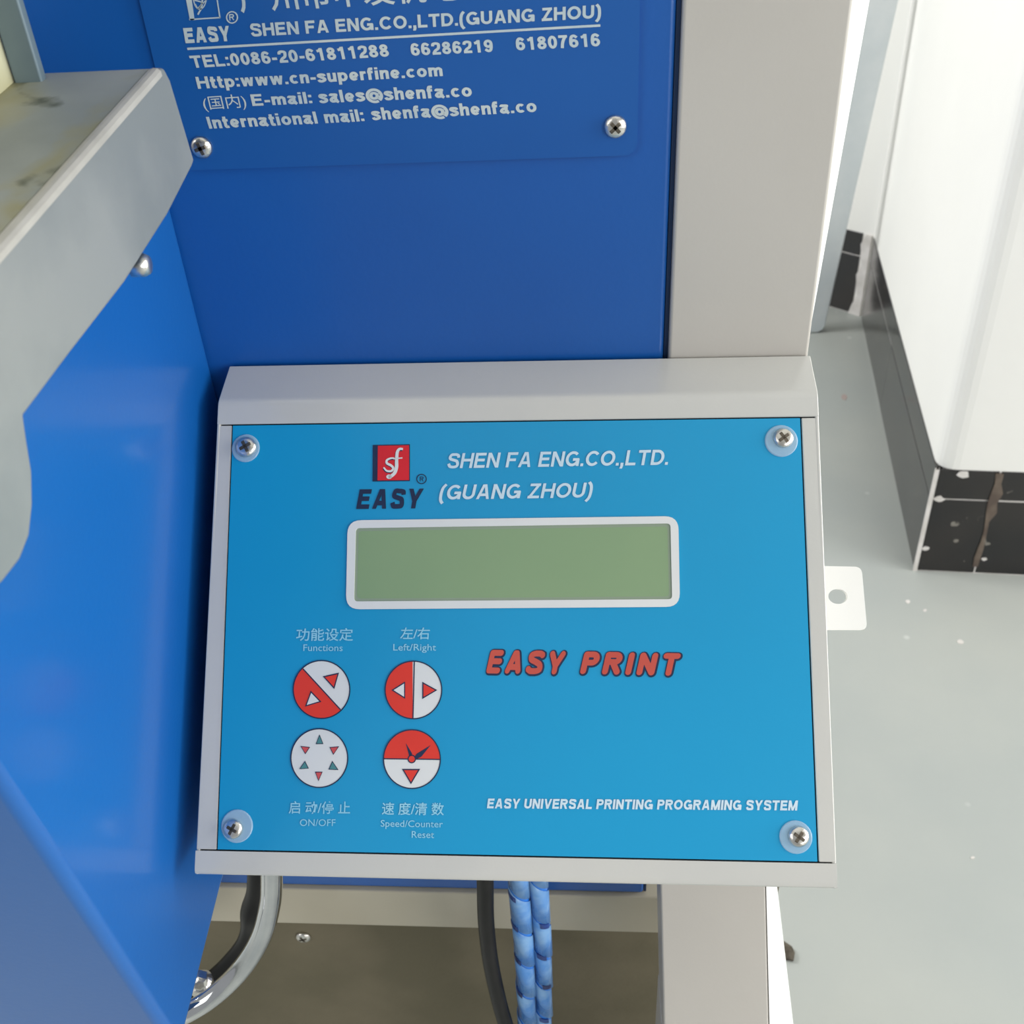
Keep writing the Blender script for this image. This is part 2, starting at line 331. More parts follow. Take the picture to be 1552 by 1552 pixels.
    G['('] = (.34, [Lc(sp([(.30, 1.04), (.14, .80), (.09, .39), (.14, -.02), (.30, -.26)]))]); G[')'] = (.34, [Lc(sp([(.04, 1.04), (.20, .80), (.25, .39), (.20, -.02), (.04, -.26)]))])
    G['/'] = (.34, [D(.30, 1.02, .04, -.06)]); G[' '] = (.26, [])
    return G
GL = {}
def stroke_text(txt, w, wd, gap=0.13, rnd=False, xh=0.74):
    """-> list of flat polygons of a line of lettering; wd: drawn width of the strokes"""
    if (w, xh) not in GL: GL[(w, xh)] = stroke_glyphs(w, xh)
    G = GL[(w, xh)]; x = 0; out = []; h = wd / 2; k = wd / w
    for ch in txt:
        W, S = G[ch]
        for s_ in S:
            if s_[0] == 'd':
                _, x0, y0, x1, y1 = s_; L_ = math.hypot(x1 - x0, y1 - y0); hx = h * L_ / abs(y1 - y0) * 0.92
                if rnd: s_ = ('p', [(x0, y0), (x1, y1)])
                else: out.append([[(x + x0 - hx, y0), (x + x0 + hx, y0), (x + x1 + hx, y1), (x + x1 - hx, y1)]]); continue
            P = s_[1]
            if rnd: P = [(min(max(a, w / 2), max(W - w / 2, w / 2)), min(max(b, w / 2), 1 - w / 2)) for a, b in P]
            P = [p for i, p in enumerate(P) if i == 0 or math.hypot(p[0] - P[i - 1][0], p[1] - P[i - 1][1]) > 1e-5]
            n = len(P); closed = n > 3 and math.hypot(P[0][0] - P[-1][0], P[0][1] - P[-1][1]) < 1e-5
            Lf, Rt = [], []
            for i in range(n):
                a = P[i - 1] if i else (P[-2] if closed else None); b = P[i + 1] if i < n - 1 else (P[1] if closed else None); c = P[i]
                d1 = None if a is None else ((c[0] - a[0]), (c[1] - a[1])); d2 = None if b is None else ((b[0] - c[0]), (b[1] - c[1]))
                def nm(d): l = math.hypot(*d); return (-d[1] / l, d[0] / l)
                if d1 is None: m = nm(d2); f = 1
                elif d2 is None: m = nm(d1); f = 1
                else:
                    n1, n2 = nm(d1), nm(d2); mx, my = n1[0] + n2[0], n1[1] + n2[1]; l = math.hypot(mx, my) or 1; m = (mx / l, my / l); f = min(1.5, 1 / max(.3, m[0] * n1[0] + m[1] * n1[1]))
                Lf.append((x + c[0] + m[0] * h * f, c[1] + m[1] * h * f)); Rt.append((x + c[0] - m[0] * h * f, c[1] - m[1] * h * f))
            st = [[Lf[i], Lf[i + 1], Rt[i + 1], Rt[i]] for i in range(n - 1)]
            if rnd:
                for c in (P[0], P[-1]): st.append([(x + c[0] + h * math.cos(a), c[1] + h * math.sin(a)) for a in [2 * math.pi * q / 12 for q in range(12)]])
            out.append(st)
        x += W + gap
    return out, x - gap
def print_line(pl, txt, bl, br, tl, m, parent, w=0.205, wd=None, off=0.00012, gap=0.105, rnd=False, name='lettering', xh=0.74):
    polys, width = stroke_text(txt, w, wd or w, gap, rnd, xh)
    O, R, T = pl.at(*bl), pl.at(*br), pl.at(*tl); U = (R - O) / width; V = T - O; bm = bmesh.new(); z = 0
    for st in polys:
        for q in st:
            z += 1; f = bm.faces.new([bm.verts.new(O + U * px + V * py + pl.n * (off + 4e-7 * (z % 60))) for px, py in q])
    for f in bm.faces:
        f.normal_update()
        if f.normal.dot(pl.n) < 0: f.normal_flip()
    bmesh.ops.translate(bm, verts=bm.verts, vec=-ORG[parent])
    me = bpy.data.meshes.new(name); bm.to_mesh(me); bm.free(); me.materials.append(m)
    o = bpy.data.objects.new(name, me); C.objects.link(o); o.parent = parent; ORG[o] = ORG[parent]; return o

def lettering(pl, txt, bl, br, tl, m, parent, bold=0.0, off=0.0001, cap=True, name='lettering'):
    """lettering printed on plane pl; bl, br, tl: where its baseline starts and ends and its capitals' top starts"""
    me = text_mesh(txt, bold)
    xs = [v.co.x for v in me.vertices]; ys = [v.co.y for v in me.vertices]
    if not xs: return None
    x0, x1 = min(xs), max(xs)
    if cap:
        if bold not in CAP:
            h = text_mesh('H', bold); CAP[bold] = (min(v.co.y for v in h.vertices), max(v.co.y for v in h.vertices)); bpy.data.meshes.remove(h)
        y0, y1 = CAP[bold]
    else: y0, y1 = min(ys), max(ys)
    O, R, T = pl.at(*bl), pl.at(*br), pl.at(*tl); U = R - O; V = T - O
    for v in me.vertices:
        v.co = O + U * ((v.co.x - x0) / (x1 - x0)) + V * ((v.co.y - y0) / (y1 - y0)) + pl.n * off - ORG[parent]
    me.materials.clear(); me.materials.append(m); me.name = name
    o = bpy.data.objects.new(name, me); C.objects.link(o); o.parent = parent; ORG[o] = ORG[parent]
    return o

def screw(parent, c, n, r, rot, washer=None, wr=None):
    """pan-head cross screw, centre c on the surface, with an optional clear washer"""
    n = Vector(n).normalized(); c = Vector(c); h = r * 0.55
    prof = [(r, 0), (r * 1.0, h * 0.35), (r * 0.93, h * 0.62), (r * 0.78, h * 0.85), (r * 0.5, h * 0.98), (r * 0.15, h * 1.02)]
    s = build('screw', lathe(c, n, prof), steel, parent, smooth=True)
    a = n.cross(Vector((1, 0.01, 0))).normalized(); b = n.cross(a); bm = bmesh.new()
    for k in range(2):
        t = rot + k * math.pi / 2; d = a * math.cos(t) + b * math.sin(t); e = n.cross(d)
        q = [c + n * h * 0.9 + d * (i * r * 0.62) + e * (j * r * 0.13) for i, j in ((-1, -1), (1, -1), (1, 1), (-1, 1))]
        q2 = [c + n * h * 1.06 + d * (i * r * 0.5) + e * (j * r * 0.16) for i, j in ((-1, -1), (1, -1), (1, 1), (-1, 1))]
        hull(q, q2, bm)
    build('cross_slot', bm, recess, s)
    if washer is not None:
        build('washer', lathe(washer, n, [(wr, 0), (wr, wr * 0.05), (wr * 0.94, wr * 0.09), (wr * 0.2, wr * 0.1)]), washer_m, s, label='clear plastic washer')
    return s

# ------------------------------------------------------------------ the room
Cn = on_floor(1385, 865); I = on_floor(1304, 479); Fr = on_floor(1552, 873); Bk = on_floor(1250, 463)
for p in (Cn, I, Fr, Bk): p.z = 0
fd = (Fr - Cn).normalized(); ld = (I - Cn).normalized(); bd = (Bk - I).normalized()
nf = Vector((fd.y, -fd.x, 0)); nl = Vector((-ld.y, ld.x, 0)); nb = Vector((-bd.y, bd.x, 0))
if nf.y > 0: nf = -nf
if nl.x > 0: nl = -nl
if nb.y > 0: nb = -nb
BH = 0.1506; TT = 0.008
fl = struct('floor', bx(-3, 3.2, -1.6, 3.2, -0.05, 0), floor_m)
struct('ceiling', bx(-3, 3.2, -1.6, 3.2, 2.62, 2.7), plaster)
WS = 0.0012
W0 = Cn - nf * WS - nl * WS; WI = I - nl * WS - nb * WS; WF = W0 + fd * 2.2; WB = I + bd * 3.5 - nb * WS
# pillar: plastered block with a rounded arris
cs = 0.024; arc = []
for k in range(7):
    t = k / 6; a = W0 + ld * cs * (1 - t) ** 2 + fd * cs * t ** 2
    arc.append(a)
poly = [WI] + arc + [WF, WF + Vector((0, 2.0, 0)), Vector((WI.x, WF.y + 2.0, 0))]
def up(p, z): return Vector((p.x, p.y, z))
struct('wall_right', prism([up(p, 0.0) for p in poly], (0, 0, 2.6)), plaster)
bk = [WI + Vector((0.0, 0, 0)), WB, WB - nb * 0.12, WI - nb * 0.12]
struct('wall_back', prism([up(p, 0.0) for p in bk], (0, 0, 2.6)), plaster)

def tile_row(board, A, d, n, length, lens, zs):
    x = 0; i = 0; g = 0.0016
    while x < length - 0.01:
        l = min(lens[min(i, len(lens) - 1)], length - x)
        for z0, z1 in zs:
            a = A + d * (x + g / 2); b = A + d * (x + l - g / 2)
            q = [up(a, z0), up(b, z0), up(b, z1), up(a, z1)]
            build('tile', prism([p - n * (0.0004 * (i % 2)) for p in q], -n * TT), tile_m, board, bevel=0.0008, seg=1)
        x += l; i += 1
ZS = [(0.001, 0.1085), (0.1100, BH)]
jt = on_floor(1476, 869); jx = (jt - Cn).dot(fd)
def board(name, A, B, d, n, length, lens):
    bm = prism([up(A - n * 0.001, 0), up(A + d * length - n * 0.001, 0), up(A + d * length - n * TT, 0), up(A - n * TT, 0)], (0, 0, BH - 0.001))
    o = struct(name, bm, grout); tile_row(o, A, d, n, length, lens, ZS); return o
bf = board('baseboard_front', Cn + fd * 0.003, Fr, fd, nf, 1.6, [jx - 0.003, 0.4, 0.4])
bl_ = board('baseboard_right', Cn + ld * 0.003, I, ld, nl, (I - Cn).length - 0.012, [0.4, 0.4, 0.4])
bb = board('baseboard_back', I + bd * 0.018, Bk, bd, nb, 3.4, [0.4])
# smear of brown grout over the joint on the pillar front
bm = bmesh.new(); J = Cn + fd * jx; prev = None; ptsL = []; ptsR = []
for k in range(11):
    z = 0.012 + (BH - 0.014) * k / 10; wv = 0.002 + 0.0025 * random.random() + (0.003 if 5 < k < 9 else 0); s = (random.random() - 0.5) * 0.003
    ptsL.append(up(J + fd * (s - wv) + nf * 0.0004, z)); ptsR.append(up(J + fd * (s + wv) + nf * 0.0004, z))
for k in range(10):
    q = [ptsL[k], ptsR[k], ptsR[k + 1], ptsL[k + 1]]; hull(q, [p + nf * 0.0012 for p in q], bm)
build('grout_smear', bm, brown_grout, bf, label='brown grout smeared over the joint')
# pale plaster blobs left on the tiles
def blob(parent, A, d, n, s, z, r):
    c = up(A + d * s + n * 0.0003, z); k = 9; bm = bmesh.new()
    P = [c + d * (math.cos(2 * math.pi * i / k) * r * random.uniform(0.7, 1.3)) + Vector((0, 0, math.sin(2 * math.pi * i / k) * r * random.uniform(0.5, 0.9))) for i in range(k)]
    build('plaster_splash', prism(P, n * 0.001, bm), grout, parent)
for s, z, r in ((0.010, 0.110, 0.006), (0.008, 0.036, 0.004), (0.078, 0.024, 0.003), (0.150, 0.06, 0.005), (0.03, 0.146, 0.007), (0.168, 0.14, 0.005)):
    blob(bf, Cn, fd, nf, s, z, r)
# corner strips of pale grout: outer arris and inner corner
bm = prism([up(Cn + (nf + nl) * 0.0012, 0), up(Cn + fd * 0.0034 + nf * 0.0008, 0), up(Cn + fd * 0.0034 - nf * TT, 0), up(Cn + ld * 0.0034 - nl * TT, 0), up(Cn + ld * 0.0034 + nl * 0.0008, 0)], (0, 0, BH))
struct('trim_1', bm, grout)
bm = bmesh.new(); q0 = None
for k in range(8):
    z0, z1 = BH * k / 8, BH * (k + 1) / 8; w0 = 0.016 + 0.004 * math.sin(k * 2.1) + (0.008 if k < 1 else 0); w1 = 0.016 + 0.004 * math.sin((k + 1) * 2.1)
    A = [up(I - nb * TT, z0), up(I + bd * w0 - nb * TT, z0), up(I + bd * w0 + nb * 0.002, z0), up(I + nb * 0.002 + nl * 0.0012, z0)]
    B = [up(I - nb * TT, z1), up(I + bd * w1 - nb * TT, z1), up(I + bd * w1 + nb * 0.002, z1), up(I + nb * 0.002 + nl * 0.0012, z1)]
    hull(A, B, bm)
struct('trim_2', bm, grout)

# ------------------------------------------------------------------ the printing machine
Y0 = 0.3186
def zc(v): return H + v
mach = thing('printing_machine', 'blue and light grey pad printing machine with a lettered blue plate on its front', 'machine', (-0.05, 0.45, 0))
XS = -0.1346
panel = build('front_panel', bx(-0.36, 0.0238, Y0, Y0 + 0.26, zc(-0.469), zc(0.25)), blue, mach, label='blue front panel', bevel=0.0018)
build('panel_gap', bx(0.0239, 0.0252, Y0 + 0.0015, Y0 + 0.2, zc(-0.469), zc(0.249)), gap_navy, mach, label='dark gap beside the post')
# upright post with its flared right flange
build('post', bx(0.0253, 0.0720, Y0 - 0.001, Y0 + 0.045, zc(-0.40), zc(0.25)), grey, mach, label='light grey upright post', bevel=0.0012)
f1 = on_y(1318, 0, Y0 + 0.03); f2 = on_y(1227, 505, Y0 + 0.03)
dz = (f1 - f2) / (f1.z - f2.z)
f1b = f2 + dz * (zc(0.25) - f2.z); f2b = f2 + dz * (-0.03)
e = Y0 + 0.0002
A = [Vector((0.0716, e, f1b.z)), Vector((0.0716, e, f2b.z))]
bm = hull([A[0], A[1], f2b, f1b], [A[0] + Vector((-0.002, 0.003, 0)), A[1] + Vector((-0.002, 0.003, 0)), f2b + Vector((-0.002, 0.004, 0)), f1b + Vector((-0.002, 0.004, 0))])
build('post_flange', bm, sunlit_m, mach, label='folded flange of the post, coloured sunlit white')

# lower sloping leg, parallel to the control box face
T = Vector((0, -0.697, -0.717)).normalized(); NF = Vector((0, -0.717, 0.697)).normalized()
LP = Plane((0, 0.286, zc(-0.4165)), NF)
a, b, c_, d_ = LP.at(999.5, 1290), LP.at(1159.5, 1290), LP.at(1167, 1600), LP.at(1007, 1600)
build('leg', prism([a, b, c_, d_], -NF * 0.03), grey, mach, label='light grey sloping leg', bevel=0.001)
g0 = b + Vector((0.0002, 0, 0)); g1 = c_ + Vector((0.0002, 0, 0))
h0 = hit(1171.5, 1290, LP.p - NF * 0.022, NF); h1 = hit(1208, 1600, LP.p - NF * 0.022, NF)
build('leg_flange', hull([g0, g1, h1, h0], [p + Vector((0, 0.002, -0.003)) for p in (g0, g1, h1, h0)]), sunlit_m, mach, label='side flange of the leg, coloured sunlit white')
fx0, fx1 = c_.x - 0.047, c_.x
build('leg', bx(fx0, fx1, c_.y - 0.002, c_.y + 0.04, 0.006, c_.z - 0.004), grey, mach, bevel=0.001)
build('foot_pad', bx(fx0 - 0.01, fx1 + 0.01, c_.y - 0.012, c_.y + 0.05, 0, 0.006), steel, mach, bevel=0.001)
# rail, with a flat olive slab filling the area below it
rail = build('rail', bx(-0.36, 0.034, Y0 - 0.002, Y0 + 0.03, zc(-0.5008), zc(-0.4695)), beige, mach, label='beige cross rail', bevel=0.001)
build('olive_slab', bx(-0.36, 0.10, Y0 + 0.03, Y0 + 0.05, 0, zc(-0.4695)), olive, mach, label='dull olive slab below the rail')
pb = on_y(460, 1419, Y0 + 0.03)
screw(mach, pb, (0, -1, 0), 0.0045, 0.4)
# blue side housing: side wall towards the box, front wall towards the viewer, open underneath
top = zc(-0.0925); bot = zc(-0.3205)
c0 = on_x(0, 1180, XS); c1 = on_x(245, 1552, XS)
k = (c1 - c0) / (c1.z - c0.z); ct = c0 + k * (top - c0.z); cb = c0 + k * (bot - 0.03 - c0.z)
sideb = [ct, cb, Vector((XS, on_x(285, 1552, XS).y, on_x(285, 1552, XS).z)), Vector((XS, on_x(337, 1345, XS).y, on_x(337, 1345, XS).z)), Vector((XS, Y0 + 0.0, zc(-0.318))), Vector((XS, Y0, top))]
hz = build('side_housing', prism(sideb, (-0.20, 0, 0)), blue_side, mach, label='glossy blue side housing', bevel=0.0035, seg=4)

# name plate
PP = Plane((0, Y0 - 0.0015, 0), (0, -1, 0))
def rrect(x0, x1, z0, z1, r, y, n=6):
    P = []
    for cx, cz, a0 in ((x1 - r, z1 - r, 0), (x0 + r, z1 - r, 90), (x0 + r, z0 + r, 180), (x1 - r, z0 + r, 270)):
        for i in range(n + 1):
            a = math.radians(a0 + 90 * i / n); P.append((cx + r * math.cos(a), y, cz + r * math.sin(a)))
    return P
np_ = build('name_plate', prism(rrect(-0.1288, 0.0135, zc(-0.0945), zc(0.012), 0.004, Y0 - 0.0015), (0, 0.0015, 0)), plate_blue, mach, label='blue plate with silver lettering')
def PL(*a, **k): return lettering(PP, *a, plate_letter, np_, **k)
def PS(*a, **k): return print_line(PP, *a, plate_letter, np_, **k)
PS('EASY', (281.5, 65.5), (350.5, 62), (277.5, 42.5), w=.24)
PS('SHEN FA ENG.CO.,LTD.(GUANG ZHOU)', (381, 55.4), (910.5, 27.2), (378, 36))
build('underline', PP.stroke([(284, 74), (910, 38.5)], 3.2, 0.00005, 0.0001, curve=False), plate_letter, np_)
PS('TEL:0086-20-61811288', (292, 103), (590.5, 85.5), (286.5, 84.5))
PS('66286219', (624, 84.5), (748, 78.5), (621, 65.7))
PS('61807616', (783, 76.5), (910, 69.8), (780.5, 57))
PS('Http:www.cn-superfine.com', (300.5, 134.5), (671.5, 115), (296, 116.5))
PL('(国内)', (311, 170), (375.5, 166), (305, 146), bold=0.0, cap=False)
PS('E-mail:', (383, 160.5), (474, 156.4), (379, 143))
PS('sales@shenfa.co', (485, 156.3), (716, 146), (481, 137.5))
PS('International mail:', (317.5, 195), (553, 183.5), (312, 177))
PS('shenfa@shenfa.co', (565, 182), (814, 169.5), (561, 163.5))
PL('广州市申发机电工程有限公司', (366, 20), (985, -14), (356, -24), bold=0.014, cap=False)
lb = build('emblem', PP.poly([(277, -28), (287, -28), (295, 30.5), (288, 30)], 0.00005, 0.0001), plate_letter, np_)
bm = PP.stroke([(287, 29.5), (334, 26.5)], 1.8, 0.00005, 0.0001, curve=False)
PP.stroke([(333.5, 27), (325, -28)], 1.8, 0.00005, 0.0001, bm, curve=False)
PP.ring(303, -6, 10, 20, 1.6, 0.00006, 0.0001, bm, 30)
PP.stroke([(294, 0), (306, 4), (300, 12), (296, 6)], 1.6, 0.00006, 0.0001, bm)
PP.stroke([(316, -18), (308, -8), (306, 10), (300, 22)], 2.2, 0.00006, 0.0001, bm)
PP.stroke([(300, 14), (312, 0), (318, -12)], 1.2, 0.00006, 0.0001, bm)
build('emblem_lines', bm, plate_letter, np_)
build('registered_ring', PP.ring(351.8, 26.2, 8.2, 8.6, 1.8, 0.00005, 0.0001, None, 32), plate_letter, np_)
PS('R', (348, 31), (355.5, 30.4), (347.2, 21.6), w=.16)
upx = (on_y(310, 221, Y0) - on_y(300, 221, Y0)).length / 10
for (u, v, rr, ro) in ((306, 223, 16, 0.3), (932.5, 191.5, 16, 0.75)):
    screw(mach, PP.at(u, v), (0, -1, 0), rr * upx, ro)

# ------------------------------------------------------------------ tray at the upper left
XT = -0.1046
tray = thing('metal_tray', 'stained galvanised metal tray jutting in at the upper left over the blue housing', 'tray', (XT - 0.06, 0.2, top))
TRp = [on_x(*p, XT) for p in ((249, 100), (254, 108), (295, 243), (292, 252), (255, 325), (190, 428), (110, 532), (37, 630), (42, 665), (50, 715), (51, 765), (46, 812), (32, 848), (5, 883), (-60, 930))]
t0 = on_x(222, 128, XT); t1 = on_x(0, 380, XT); tdir = (t1 - t0) / (t1.y - t0.y)
tfar = t0 + tdir * (TRp[1].y - 0.004 - t0.y); tnear = t0 + tdir * (0.105 - t0.y)
TRp[0] = tfar + Vector((0, 0, 0)); TRp[1] = TRp[1] + Vector((0, -0.0015, 0.0012)); TRp.insert(2, on_x(259, 122, XT))
side = [tnear] + [tfar] + TRp[1:] + [Vector((XT, 0.105, TRp[-1].z))]
build('side_flange', prism(side, (-0.003, 0, 0)), galv, tray, label='bare grey side flange with rounded lower lobe', bevel=0.0008)
def ttop(x, y, dz=0.0):
    p = t0 + tdir * (y - t0.y); return Vector((x, y, p.z + dz))
XL = XT - 0.13
y_f = tfar.y
bm = hull([ttop(XL, 0.105), ttop(XT - 0.003, 0.105), ttop(XT - 0.003, y_f), ttop(XL, y_f)],
          [ttop(XL, 0.105, -0.003), ttop(XT - 0.003, 0.105, -0.003), ttop(XT - 0.003, y_f, -0.003), ttop(XL, y_f, -0.003)])
build('top_sheet', bm, stained, tray, label='stained top sheet')
rs = [(-0.0026, -0.001), (-0.0026, 0.0002), (-0.0014, 0.0005), (-0.0004, 0.0004), (0.0003, -0.0002), (0.0004, -0.0014)]
bm = hull([ttop(XT + a_, 0.105, b_2) for a_, b_2 in rs], [ttop(XT + a_, y_f - 0.001, b_2) for a_, b_2 in rs])
build('rim', bm, rim_m, tray, label='pale bent rim')
bm = hull([ttop(XL, y_f, -.0002), ttop(XT-.0031, y_f, -.0002), ttop(XT-.0031, y_f - 0.003, -.0002), ttop(XL, y_f - 0.003, -.0002)], [ttop(XL, y_f, -0.022), ttop(XT-.0031, y_f, -0.022), ttop(XT-.0031, y_f - 0.003, -0.022), ttop(XL, y_f - 0.003, -0.022)])
build('back_flange', bm, galv, tray)
# feet that carry the tray on the housing
build('support_block', bx(XS - 0.10, XS - 0.02, 0.17, 0.24, top + 0.0003, ttop(0, 0.17, -0.003).z), galv, tray)
# upright at the tray's far edge
u0 = on_y(66, 110, y_f - 0.004); u1 = on_y(24, 112, y_f - 0.004)
build('upright', bx(u1.x, u0.x, y_f - 0.006, y_f - 0.003, u0.z - 0.004, zc(0.16)), slate_m, tray, label='slate grey upright strip', bevel=0.0006)
build('cream_block', bx(u1.x - 0.06, u1.x - 0.0004, y_f - 0.022, y_f - 0.003, u0.z - 0.006, zc(0.16)), cream, tray, label='cream block beside the upright', bevel=0.002)
bp = on_x(203, 402, XS)
o = build('bolt', lathe(on_x(200, 402, XT - 0.006), (1, 0, 0), [(0.0028, 0), (0.0028, 0.003), (0.0022, 0.0042), (0.001, 0.0046)]), steel, tray, smooth=True)

# ------------------------------------------------------------------ the control box
FT = Vector((0, 0.2993, zc(-0.1671))); FB = Vector((0, 0.1924, zc(-0.2773))); FB = FT + (FB - FT) * 1.012
TD = (FB - FT).normalized(); N = Vector((0, TD.z, -TD.y)); N = N if N.z > 0 else -N
FP = Plane(FT, N)
BX0, BX1 = -0.1274, 0.0725
box = thing('control_box', 'light grey wedge-shaped control box with a sky-blue lettered keypad face, on the machine front', 'control box', (-0.027, Y0 - 0.002, zc(-0.30)))
ZT = zc(-0.1625)
# carcass: profile in the y-z plane
def prof(x, p): return Vector((x, p[0], p[1]))
rad = N * 0.0
Pf = [(Y0 - 0.002, ZT), (FT.y, FT.z), (FB.y, FB.z), (Y0 - 0.002, zc(-0.325))]
inn = 0.0015
def profile(x, sh=0.0): return [Vector((x, y, z)) for y, z in Pf]
FPs = lambda u, v: FP.at(u, v)
# inner body sits just below the face plane
low = N * -0.0016
body = [Pf[0], (FT.y + low.y + TD.y * 0.001, FT.z + low.z + TD.z * 0.001), (FB.y + low.y - TD.y * 0.006, FB.z + low.z - TD.z * 0.006), (Pf[3][0], Pf[3][1] + 0.004)]
bpoly = [Vector((BX0 + 0.0008, y, z)) for y, z in body]; bpoly[0].z -= 0.001
build('inner_case', prism(bpoly, (BX1 - BX0 - 0.0016, 0, 0)), seam_m, box, label='dark inside showing in the seams')
def slab(x0, x1, p, q, th, nn):
    P = [Vector((x0, p[0], p[1])), Vector((x1, p[0], p[1])), Vector((x1, q[0], q[1])), Vector((x0, q[0], q[1]))]
    return prism(P, nn * th)
# measured seam positions down the face
def down(v, u=776): return (FP.at(u, v) - FT).dot(TD)
dT = down(638.5); dB = down(1297.5)
xl0 = FP.at(352, 646).x; xl1 = FP.at(328.5, 1292).x; xr0 = FP.at(1213.5, 630).x; xr1 = FP.at(1240, 1305).x
def fp(x, d, off=0.0): return Vector((x, 0, 0)) + FT + TD * d + N * off
LEN = (FB - FT).length
# top cover: horizontal top folded into the upper lip
def folded(pts2, x0, x1, th=0.0012):
    # pts2: outline of the fold as (y,z), outside; solid with thickness towards the inside
    n = len(pts2); ins = []
    for i in range(n):
        a_ = Vector(pts2[max(i - 1, 0)]); b_2 = Vector(pts2[min(i + 1, n - 1)]); t = (b_2 - a_).normalized(); ins.append(Vector(pts2[i]) + Vector((t.y, -t.x)) * th)
    bm = bmesh.new(); A = [Vector((x0, p[0], p[1])) for p in pts2] + [Vector((x0, p[0], p[1])) for p in ins[::-1]]
    B = [Vector((x1, v.y, v.z)) for v in A]
    return hull(A, B, bm)
def rnd(P, Q, R, r, n=5):
    """rounded fold at Q between P and R"""
    P, Q, R = Vector(P), Vector(Q), Vector(R); a_ = Q + (P - Q).normalized() * r; c = Q + (R - Q).normalized() * r
    return [tuple(a_ * (1 - t) ** 2 + Q * 2 * t * (1 - t) + c * t * t) for t in [i / n for i in range(n + 1)]]
yz = lambda v: (v.y, v.z)
lipT = yz(fp(0, dT - 0.0003))
build('top_cover', folded([lipT] + rnd(lipT, Pf[1], Pf[0], 0.0018) + [Pf[0]], BX0, BX1, 0.0012), box_grey, box, smooth=False, bevel=0.0004)
lipB = yz(fp(0, dB + 0.0003))
build('bottom_cover', folded([Pf[3]] + rnd(Pf[3], Pf[2], lipB, 0.0035) + [lipB], BX0, BX1, 0.0012), box_grey, box, bevel=0.0004)
# side cheeks with their inward flanges
for nm, xo, xi0, xi1 in (('side_cheek', BX0, xl0, xl1), ('side_cheek', BX1, xr0, xr1)):
    sgn = 1 if xo < 0 else -1
    bm = prism([Vector((xo, y, z)) for y, z in [Pf[0], (Pf[1][0], Pf[1][1] - 0.0004), yz(fp(0, LEN - 0.001, -0.0006)), Pf[3]]], (sgn * 0.0012, 0, 0))
    a0, a1 = fp(xo, dT, -0.0004), fp(xo, dB, -0.0004); b1, b0 = fp(xi1 - sgn * 0.0003, dB, -0.0004), fp(xi0 - sgn * 0.0003, dT, -0.0004)
    prism([a0, a1, b1, b0], -N * 0.0008, bm)
    build(nm, bm, box_grey, box, bevel=0.0009, seg=3)
# face sheet
face = build('face_sheet', prism([fp(xl0 + 0.0002, dT + 0.0002, -0.0008), fp(xr0 - 0.0002, dT + 0.0002, -0.0008), fp(xr1 - 0.0002, dB - 0.0002, -0.0008), fp(xl1 + 0.0002, dB - 0.0002, -0.0008)], N * 0.0007), face_blue, box, label='sky-blue printed face sheet')
def FL(txt, bl, br, tl, m=letter_pale, **k): return lettering(FP, txt, bl, br, tl, m, face, **k)
def FS(txt, bl, br, tl, m=letter_pale, **k): return print_line(FP, txt, bl, br, tl, m, face, **k)
FS('SHEN FA ENG.CO.,LTD.', (676.5, 710), (1012, 704.5), (681, 687.3), w=.18)
FS('(GUANG ZHOU)', (664.5, 757.5), (896, 754), (669.5, 735.2), w=.18)
FS('EASY UNIVERSAL PRINTING PROGRAMING SYSTEM', (738, 1225), (1208, 1228.3), (740, 1210.2), w=.22, gap=0.10)
FS('EASY', (540, 771.6), (637.5, 770.5), (545.5, 741.8), m=dark_print, w=.23, gap=0.16)
for t, p, q, r, m in (('功能设定', (448.7, 971.5), (535, 971.5), (449.5, 952), letter_faint), ('左/右', (606.4, 969), (651, 969), (607.5, 951), letter_faint),
                      ('启 动/停 止', (437.6, 1233.3), (530.5, 1234), (438.5, 1214), letter_faint), ('速 度/清 数', (578.6, 1235), (672.7, 1236), (579.5, 1215.7), letter_faint)):
    FL(t, p, q, r, m=m, cap=False, bold=0.012)
FL('Functions', (459.8, 986.6), (519.4, 986.8), (460, 976.6), m=letter_faint, bold=0.004)
FL('Left/Right', (596, 985.9), (661, 986.1), (596.2, 976), m=letter_faint, bold=0.004)
FL('ON/OFF', (454.5, 1251.8), (508.5, 1252), (454.7, 1241.5), m=letter_faint, bold=0.004)
FL('Speed/Counter', (577, 1252.8), (671.3, 1254), (577.2, 1242.8), m=letter_faint, bold=0.004)
FL('Reset', (624, 1269.6), (658, 1270.2), (624.2, 1259.5), m=letter_faint, bold=0.004)
# EASY PRINT, brush capitals with a navy outline
for t, p, q, r in (('EASY', (737, 1021.5), (852, 1023.5), (745, 985.5)), ('PRINT', (879, 1022.5), (1026, 1025.5), (887, 988))):
    dx = 0
    FS(t, p, q, r, m=dark_print, w=.26, wd=.38, off=0.0001, rnd=True, gap=0.22)
    FS(t, (p[0] - .8, p[1] - .8), (q[0] - .8, q[1] - .8), (r[0] - .8, r[1] - .8), m=brick_print, w=.26, wd=.25, off=0.00016, rnd=True, gap=0.22)
